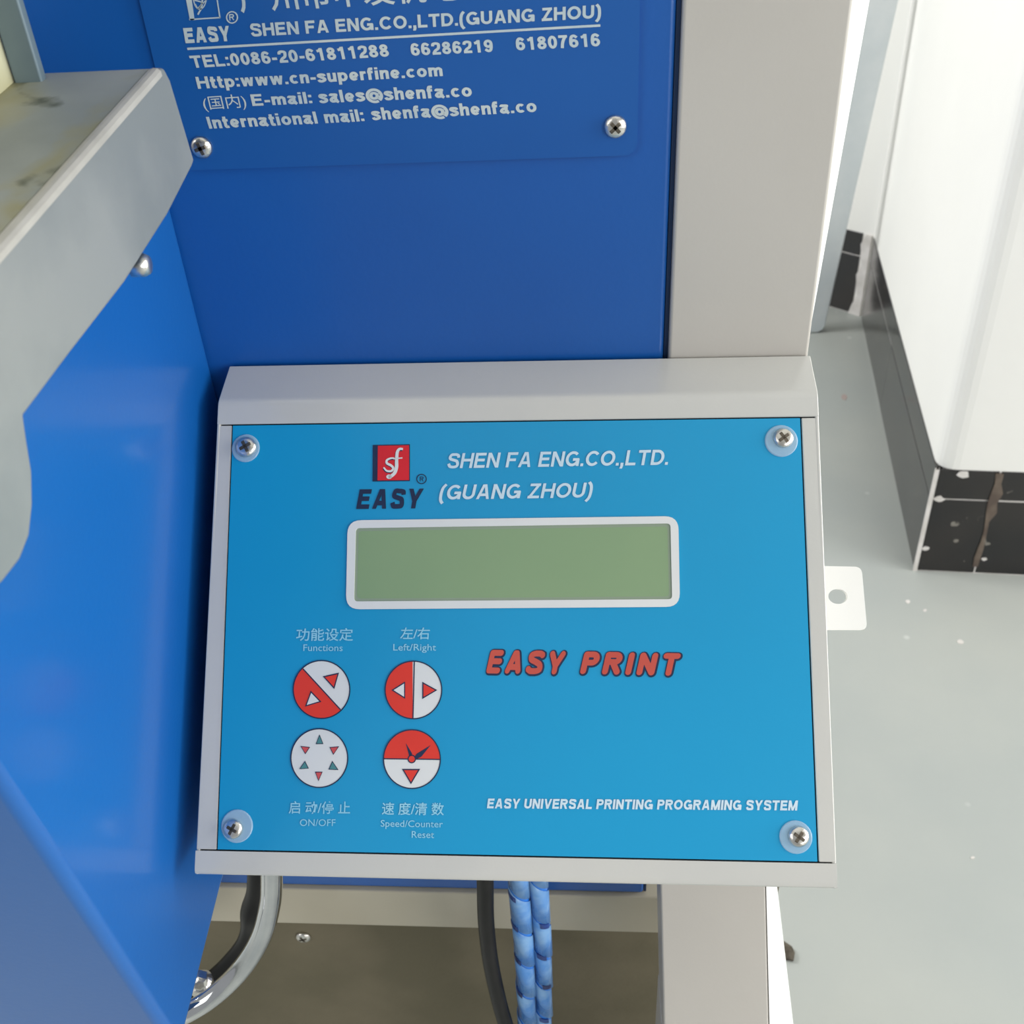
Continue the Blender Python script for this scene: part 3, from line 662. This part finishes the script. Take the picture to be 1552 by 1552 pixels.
# emblem
S5 = lambda x, y: (520 + x / 5.969, 650 + y / 5.969)
em = build('emblem', FP.poly([S5(270, 146), S5(605, 140), S5(605, 472), S5(268, 476)], 0.00002, 0.0001), dark_print, box, label='red square emblem with white s and f')
build('emblem_field', FP.poly([S5(316, 154), S5(597, 149), S5(597, 464), S5(312, 467)], 0.00012, 0.00006), logo_red, em, label='red field')
s_pts = [(465, 266), (430, 268), (398, 285), (398, 312), (436, 333), (455, 358), (436, 383), (396, 380), (368, 350)]
f_pts = [(543, 184), (512, 184), (492, 212), (486, 280), (485, 345), (470, 395), (442, 425), (412, 438)]
bm = FP.stroke([S5(x - 3, y + 8) for x, y in s_pts], 3.0, 0.00019, 0.00003)
FP.stroke([S5(x - 6, y + 8) for x, y in f_pts], 4.2, 0.00019, 0.00003, bm)
build('emblem_shade', bm, dark_print, em)
bm = FP.stroke([S5(*p) for p in s_pts], lambda t: 2.2 + 1.4 * math.sin(math.pi * t), 0.00024, 0.00003)
FP.stroke([S5(*p) for p in f_pts], lambda t: 2.6 + 2.6 * abs(math.sin(2.2 * t + 0.2)), 0.00024, 0.00003, bm)
FP.stroke([S5(455, 272), S5(538, 264)], 1.8, 0.00024, 0.00003, bm, curve=False)
cx, cy = S5(418, 434); FP.poly([(cx + 4.4 * math.cos(a), cy + 3.4 * math.sin(a)) for a in [2 * math.pi * i / 14 for i in range(14)]], 0.00024, 0.00003, bm)
build('emblem_letters', bm, key_white, em, label='white s and f')
build('registered_ring', FP.ring(639, 726, 7.2, 7, 1.3, 0.00003, 0.00006, None, 30), dark_print, face)
FS('R', (636.4, 729.6), (642, 729.6), (636.6, 722.4), m=dark_print, w=.14)
# display
def rr_px(q, r, n=6):
    """rounded quad, q: tl, tr, br, bl"""
    out = []; q = [Vector(p) for p in q]
    for i in range(4):
        p, a_, b_2 = q[i], q[i - 1], q[(i + 1) % 4]; A_ = p + (a_ - p).normalized() * r; B_ = p + (b_2 - p).normalized() * r
        for k_ in range(n + 1):
            t = k_ / n; out.append(tuple(A_ * (1 - t) ** 2 + p * 2 * t * (1 - t) + B_ * t * t))
    return out
OUT = rr_px([(527.2, 788.8), (1028, 782.4), (1030.5, 919.8), (524.6, 923.6)], 21); INN = rr_px([(539.5, 800.7), (1016, 793.5), (1018.6, 908.2), (536.8, 911.6)], 6)
bm = bmesh.new(); n_ = len(OUT)
for i in range(n_):
    q = [FP.at(*OUT[i]), FP.at(*OUT[(i + 1) % n_]), FP.at(*INN[(i + 1) % n_]), FP.at(*INN[i])]
    hull([p + N * 0.00002 for p in q], [p + N * 0.00035 for p in q], bm)
disp = build('display', bm, key_white, box, label='white rounded frame of the display')
build('screen_edge', FP.poly(rr_px([(539, 800.2), (1016.5, 793), (1019, 908.8), (536.3, 912)], 5), 0.00001, 0.00005), lcd_edge, disp)
build('screen', FP.poly(rr_px([(543.5, 805), (1011.5, 798), (1014, 904), (541, 907.2)], 6), 0.00003, 0.00006), lcd, disp, label='blank green display screen')
# round keys
K4 = lambda x, y: (400 + x / 4.3125, 930 + y / 4.3125)
def circ(cx, cy, rx, ry, n=56, a0=0, a1=360): return [(cx + rx * math.cos(math.radians(a0 + (a1 - a0) * i / n)), cy + ry * math.sin(math.radians(a0 + (a1 - a0) * i / n))) for i in range(n if a1 - a0 == 360 else n + 1)]
def tri(P, m, parent, ow=1.5, outline=True, fill=True):
    q = [K4(*p) for p in P]; cx = sum(p[0] for p in q) / 3; cy = sum(p[1] for p in q) / 3
    if outline: build('arrow_outline', FP.poly(q, 0.0002, 0.00005), dark_print, parent)
    s = 0.76
    build('arrow', FP.poly([(cx + (x - cx) * s, cy + (y - cy) * s) for x, y in q], 0.00026, 0.00004), m, parent)
def key(cx, cy, rx, ry, base, label):
    kb = build('key', FP.poly(circ(cx, cy, rx, ry), 0.00003, 0.00008), base, box, label=label)
    build('key_outline', FP.ring(cx, cy, rx - 0.4, ry - 0.4, 1.7, 0.00015, 0.00006, None, 56), dark_print, kb)
    return kb
def half(kb, cx, cy, rx, ry, P, Q, a0, a1, m=red_print):
    build('red_half', FP.poly(circ(cx, cy, rx - 0.6, ry - 0.6, 28, a0, a1), 0.00012, 0.00004), m, kb)
    build('divider', FP.stroke([P, Q], 1.7, 0.00017, 0.00005, curve=False), dark_print, kb)
k1 = key(487.6, 1045, 43.2, 44.2, key_white, 'round key split diagonally red and white')
P, Q = K4(258, 362), K4(502, 628); aP = math.degrees(math.atan2(P[1] - 1045, P[0] - 487.6)); aQ = math.degrees(math.atan2(Q[1] - 1045, Q[0] - 487.6))
half(k1, 487.6, 1045, 43.2, 44.2, P, Q, aQ, aP + 360)
tri([(308, 504), (270, 608), (377, 576)], key_white, k1); tri([(386, 410), (492, 386), (461, 493)], red_print, k1)
k2 = key(626.8, 1045.7, 43.2, 44, key_white, 'round key split upright red and white')
half(k2, 626.8, 1045.7, 43.2, 44, K4(984, 312), K4(975, 688), 91.5, 268.2)
tri([(924, 444), (834, 500), (924, 557)], key_white, k2); tri([(1036, 446), (1134, 500), (1036, 558)], red_print, k2)
k3 = key(484.2, 1148.9, 43.4, 44.8, key_white, 'round white key with a ring of six small arrows')
for P in ([(365, 790), (340, 853), (390, 852)], [(270, 962), (232, 1016), (295, 1012)], [(448, 962), (423, 1019), (489, 1022)]): tri(P, teal_print, k3)
for P in ([(240, 865), (303, 872), (272, 919)], [(430, 873), (493, 867), (455, 923)], [(335, 1033), (385, 1033), (358, 1095)]): tri(P, pink_print, k3)
k4 = key(624.5, 1150.5, 43.4, 44.8, key_white, 'round key with a red upper half and two clock hands')
half(k4, 624.5, 1150.5, 43.4, 44.8, K4(782, 948), K4(1155, 953), 180.5, 360.5)
tri([(903, 1015), (1022, 1015), (962, 1115)], red_print, k4)
bm = FP.poly([K4(928, 846), K4(970, 915), K4(968, 935), K4(950, 930)], 0.00018, 0.00005); FP.poly([K4(1090, 860), K4(1030, 935), K4(1000, 950), K4(985, 935), K4(1000, 915)], 0.00018, 0.00005, bm)
FP.poly(circ(*K4(967, 950), 6.4, 6.6, 20), 0.00018, 0.00005, bm)
build('clock_hands', bm, dark_print, k4)
build('clock_hub', FP.poly(circ(*K4(967, 950), 4.6, 4.8, 20), 0.00024, 0.00005), red_print, k4)
# screws with clear washers
for (u, v, r, wu, wv, wr, ro) in ((374, 678, 15.5, 372.7, 679.5, 21, 0.5), (1187, 664.5, 15.5, 1184, 668.5, 25, 0.62), (354, 1256, 14.5, 359.5, 1252, 24, 1.1), (1210, 1267.5, 16, 1206, 1268.6, 25, 0.95)):
    um = (FP.at(u + 10, v) - FP.at(u, v)).length / 10
    screw(box, FP.at(u, v), N, r * um, ro, washer=FP.at(wu, wv), wr=wr * um)
# mounting tab with a hole, sunlit brightness put into its colour, set back on the right side
TP = Plane(FT - N * 0.030, N)
o_ = [TP.at(*p) for p in rr_px([(1205, 857), (1306, 859), (1314.5, 955), (1205, 955)], 11)]
hc = (1270, 904)
ho = [TP.at(hc[0] + 15.5 * math.cos(t), hc[1] + 11.5 * math.sin(t)) for t in [math.radians(-135 - 90 + 360 * i / len(o_)) for i in range(len(o_))]]
def tabring(O, I_, th):
    bm = bmesh.new(); n = len(O)
    for i in range(n):
        q = [O[i], O[(i + 1) % n], I_[(i + 1) % n], I_[i]]; hull(q, [p - N * th for p in q], bm)
    bmesh.ops.remove_doubles(bm, verts=bm.verts, dist=1e-6); return bm
def resample(P, step):
    out = []
    for i in range(len(P)):
        a_, b_2 = P[i], P[(i + 1) % len(P)]; n = max(1, int((b_2 - a_).length / step))
        out += [a_.lerp(b_2, k / n) for k in range(n)]
    return out
o_ = resample(o_, 0.0012)
# pair outline and hole by angle about the hole centre
hcen = TP.at(*hc); ex = Vector((1, 0, 0)); ey = N.cross(ex)
hole = []
for p in o_:
    a_ = math.atan2((p - hcen).dot(ey), (p - hcen).dot(ex)); hr = (TP.at(hc[0] + 14.5, hc[1]) - hcen).length
    hole.append(hcen + ex * math.cos(a_) * hr + ey * math.sin(a_) * hr * 0.8)
build('mounting_tab', tabring(o_, hole, 0.0022), sunlit_m, box, label='mounting tab with a hole, coloured sunlit white')

# ------------------------------------------------------------------ cables and pipe below the box
def px_path(P): return [on_y(u, v, Y) for u, v, Y in P]
def pxr(w_, u, v, Y): return (on_y(u + w_ / 2, v, Y) - on_y(u - w_ / 2, v, Y)).length / 2
P = px_path([(735, 1270, .262), (735.5, 1345, .262), (737, 1400, .262), (744, 1460, .262), (757, 1520, .262), (772, 1575, .262), (800, 1700, .262)])
P += [Vector((P[-1].x + 0.02, .25, P[-1].z - 0.12)), Vector((P[-1].x + 0.03, .23, 0.012))]
t = build('cable', tube(catmull(P), pxr(25, 737, 1400, .262)), black_rub, smooth=True, org=P[-1])
t['label'] = 'thick black cable hanging below the control box, left of the blue hoses'; t['category'] = 'cable'
def hose(P, wpx, label, ph, marks):
    Pt = px_path(P); e_ = Pt[-1]; Pt += [Vector((e_.x, e_.y, 0.012))]
    r = pxr(wpx, P[0][0], 1400, P[0][2]); cpt = catmull(Pt, 14)
    root = thing('air_hose', label, 'hose', (e_.x, e_.y, 0.0), 'blue air hoses below the control box')
    build('tube', tube(cpt, r * 0.9), hose_blue, root, smooth=True)
    # clear spiral wrap: a ribbon wound round the tube
    bm = bmesh.new(); up_ = Pt[0].z; dn = 0.02; pitch = on_y(P[0][0], 1395, P[0][2]).z - on_y(P[0][0], 1445, P[0][2]).z; hh = pitch * 0.46; turns = (up_ - dn) / pitch; ns = int(turns * 18); prev = None
    def axis(z):
        for A_, B_ in zip(cpt, cpt[1:]):
            if B_.z <= z <= A_.z: return A_.lerp(B_, (A_.z - z) / max(A_.z - B_.z, 1e-9))
        return cpt[-1]
    for i in range(ns + 1):
        z = up_ - (up_ - dn) * i / ns; a_ = 2 * math.pi * i / 18 + ph; c = axis(z)
        def q(rr, dzz): return bm.verts.new((c.x + rr * math.cos(a_), c.y + rr * math.sin(a_), z + dzz))
        cur = [q(r * 1.0, hh), q(r * 1.0, -hh), q(r * 0.93, -hh), q(r * 0.93, hh)]
        if prev:
            for k_ in range(4): bm.faces.new((prev[k_], prev[(k_ + 1) % 4], cur[(k_ + 1) % 4], cur[k_]))
        prev = cur
    build('spiral_wrap', bm, wrap_m, root, smooth=True, label='clear spiral wrap')
    for v, side_ in marks:
        u = None; c = min(cpt, key=lambda p: abs(p.z - on_y(P[0][0], v, P[0][2]).z)); c = axis(on_y(P[0][0], v, P[0][2]).z)
        bm = bmesh.new(); k_ = 4; prev = None
        for i in range(k_ + 1):
            a_ = math.radians(side_ + i * 14); zz = c.z - 0.0011 * i * 0.5
            vs = [bm.verts.new((c.x + rr * math.cos(a_), c.y + rr * math.sin(a_), zz + d)) for rr, d in ((r * 1.05, 0.0016), (r * 1.05, -0.0016), (r * 0.9, -0.0016), (r * 0.9, 0.0016))]
            if prev:
                for j in range(4): bm.faces.new((prev[j], prev[(j + 1) % 4], vs[(j + 1) % 4], vs[j]))
            else: bm.faces.new(vs)
            prev = vs
        bm.faces.new(prev)
        build('gap_mark', bm, tape_m, root)
hose([(783, 1280, .268), (786, 1345, .268), (791, 1400, .268), (795, 1450, .268), (799, 1552, .268), (802, 1640, .268)], 31, 'left one of two blue hoses in clear spiral wrap below the control box', 0.4,
     [(1347, 200), (1392, 195), (1443, 195), (1493, 195), (1546, 195)])
hose([(812, 1280, .272), (816, 1345, .272), (820, 1400, .272), (822.5, 1450, .272), (823.5, 1552, .272), (824, 1640, .272)], 30, 'right one of two blue hoses in clear spiral wrap, nearest the leg', 2.2,
     [(1390, 270), (1436, 240), (1482, 270), (1532, 250)])
# chrome pipe and the black hose behind it
pr = pxr(31, 400, 1400, .262)
P = [(411, 1250, .262), (412, 1340, .262), (408, 1378, .262), (396, 1420, .260), (371, 1462, .257), (335, 1500, .252), (292, 1530, .246), (225, 1562, .236)]
Pp = px_path(P); Pp.append(Pp[-1] + Vector((-0.05, -0.02, -0.02)))
o = build('chrome_pipe', tube(catmull(Pp, 12), pr, sides=28), chrome, smooth=True, org=Pp[3])
o['label'] = 'bent chrome pipe curving out from under the control box to the lower left'; o['category'] = 'pipe'
P = [(392, 1300, .285), (390, 1350, .285), (384, 1390, .285), (374, 1428, .283), (348, 1462, .280), (315, 1492, .276), (270, 1528, .27), (230, 1560, .27)]
o = build('black_hose', tube(catmull(px_path(P), 10), 0.003, rf=lambda t: pxr(30, 390, 1400, .285) * (1 + 0.35 * math.exp(-((t - 0.25) / 0.07) ** 2))), black_rub, smooth=True, org=px_path(P)[3])
o['label'] = 'black hose running just behind the bent chrome pipe'; o['category'] = 'hose'
bq = on_y(303, 1480, .262)
bm = lathe(bq, (0.3, -0.9, 0.3), [(0.004, 0), (0.004, 0.005), (0.0025, 0.006)], sides=6); lathe(bq + Vector((-0.001, 0, -0.008)), (0, 0, 1), [(0.006, 0), (0.006, 0.004), (0.0035, 0.007)], bm)
build('leveling_bolt', bm, steel, mach)

# ------------------------------------------------------------------ galvanised sheet by the back wall, chip on the floor
g = on_floor(1233, 505); GY = g.y
L1 = on_y(1318, 0, GY); L0 = on_y(1226, 505, GY); R1 = on_y(1362, 0, GY); R0 = on_y(1256, 470, GY)
kl = (L1 - L0) / (L1.z - L0.z); kr = (R1 - R0) / (R1.z - R0.z)
ztop = 1.35; zb = 0.001
rb = R0 + kr * (0.03 - R0.z); lb_ = L0 + kl * (zb - L0.z)
pl_ = [lb_ + Vector((-0.03, 0, 0)), Vector((rb.x - 0.014, GY, zb)), Vector((rb.x - 0.005, GY, 0.005)), Vector((rb.x - 0.001, GY, 0.014)), rb, R0 + kr * (ztop - R0.z), L0 + kl * (ztop - L0.z) + Vector((-0.03, 0, 0))]
o = build('galvanised_sheet', prism(pl_, (0, 0.02, 0)), galv_pale, bevel=0.002, org=(lb_.x, GY, 0))
o['label'] = 'tall pale galvanised sheet standing on the floor near the wall corner, behind the grey post'; o['category'] = 'metal sheet'
cpx = [(1187, 1428), (1199, 1436), (1204, 1446), (1202, 1457), (1190, 1455), (1184, 1440)]
o = build('floor_chip', hull([on_floor(u, v, 0.0003) for u, v in cpx], [on_floor(u + 1, v - 2, 0.003) for u, v in cpx]), rust, org=on_floor(1194, 1442, 0))
o['label'] = 'small dark chip of debris on the floor beside the leg'; o['category'] = 'debris'

for (u, v, r_s, m_) in ((1280, 602, 6, 'rust'), (1376, 912, 4, 'pale'), (1402, 925, 3, 'pale'), (1455, 973, 5, 'pale'), (1474, 1300, 3, 'pale')):
    P_ = [on_floor(u + r_s * random.uniform(.7, 1.2) * math.cos(a), v + r_s * .7 * random.uniform(.7, 1.2) * math.sin(a), 0.0001) for a in [2 * math.pi * i / 9 for i in range(9)]]
    build('paint_spot', prism(P_, (0, 0, 0.0004)), spot_red if m_ == 'rust' else grout, fl)
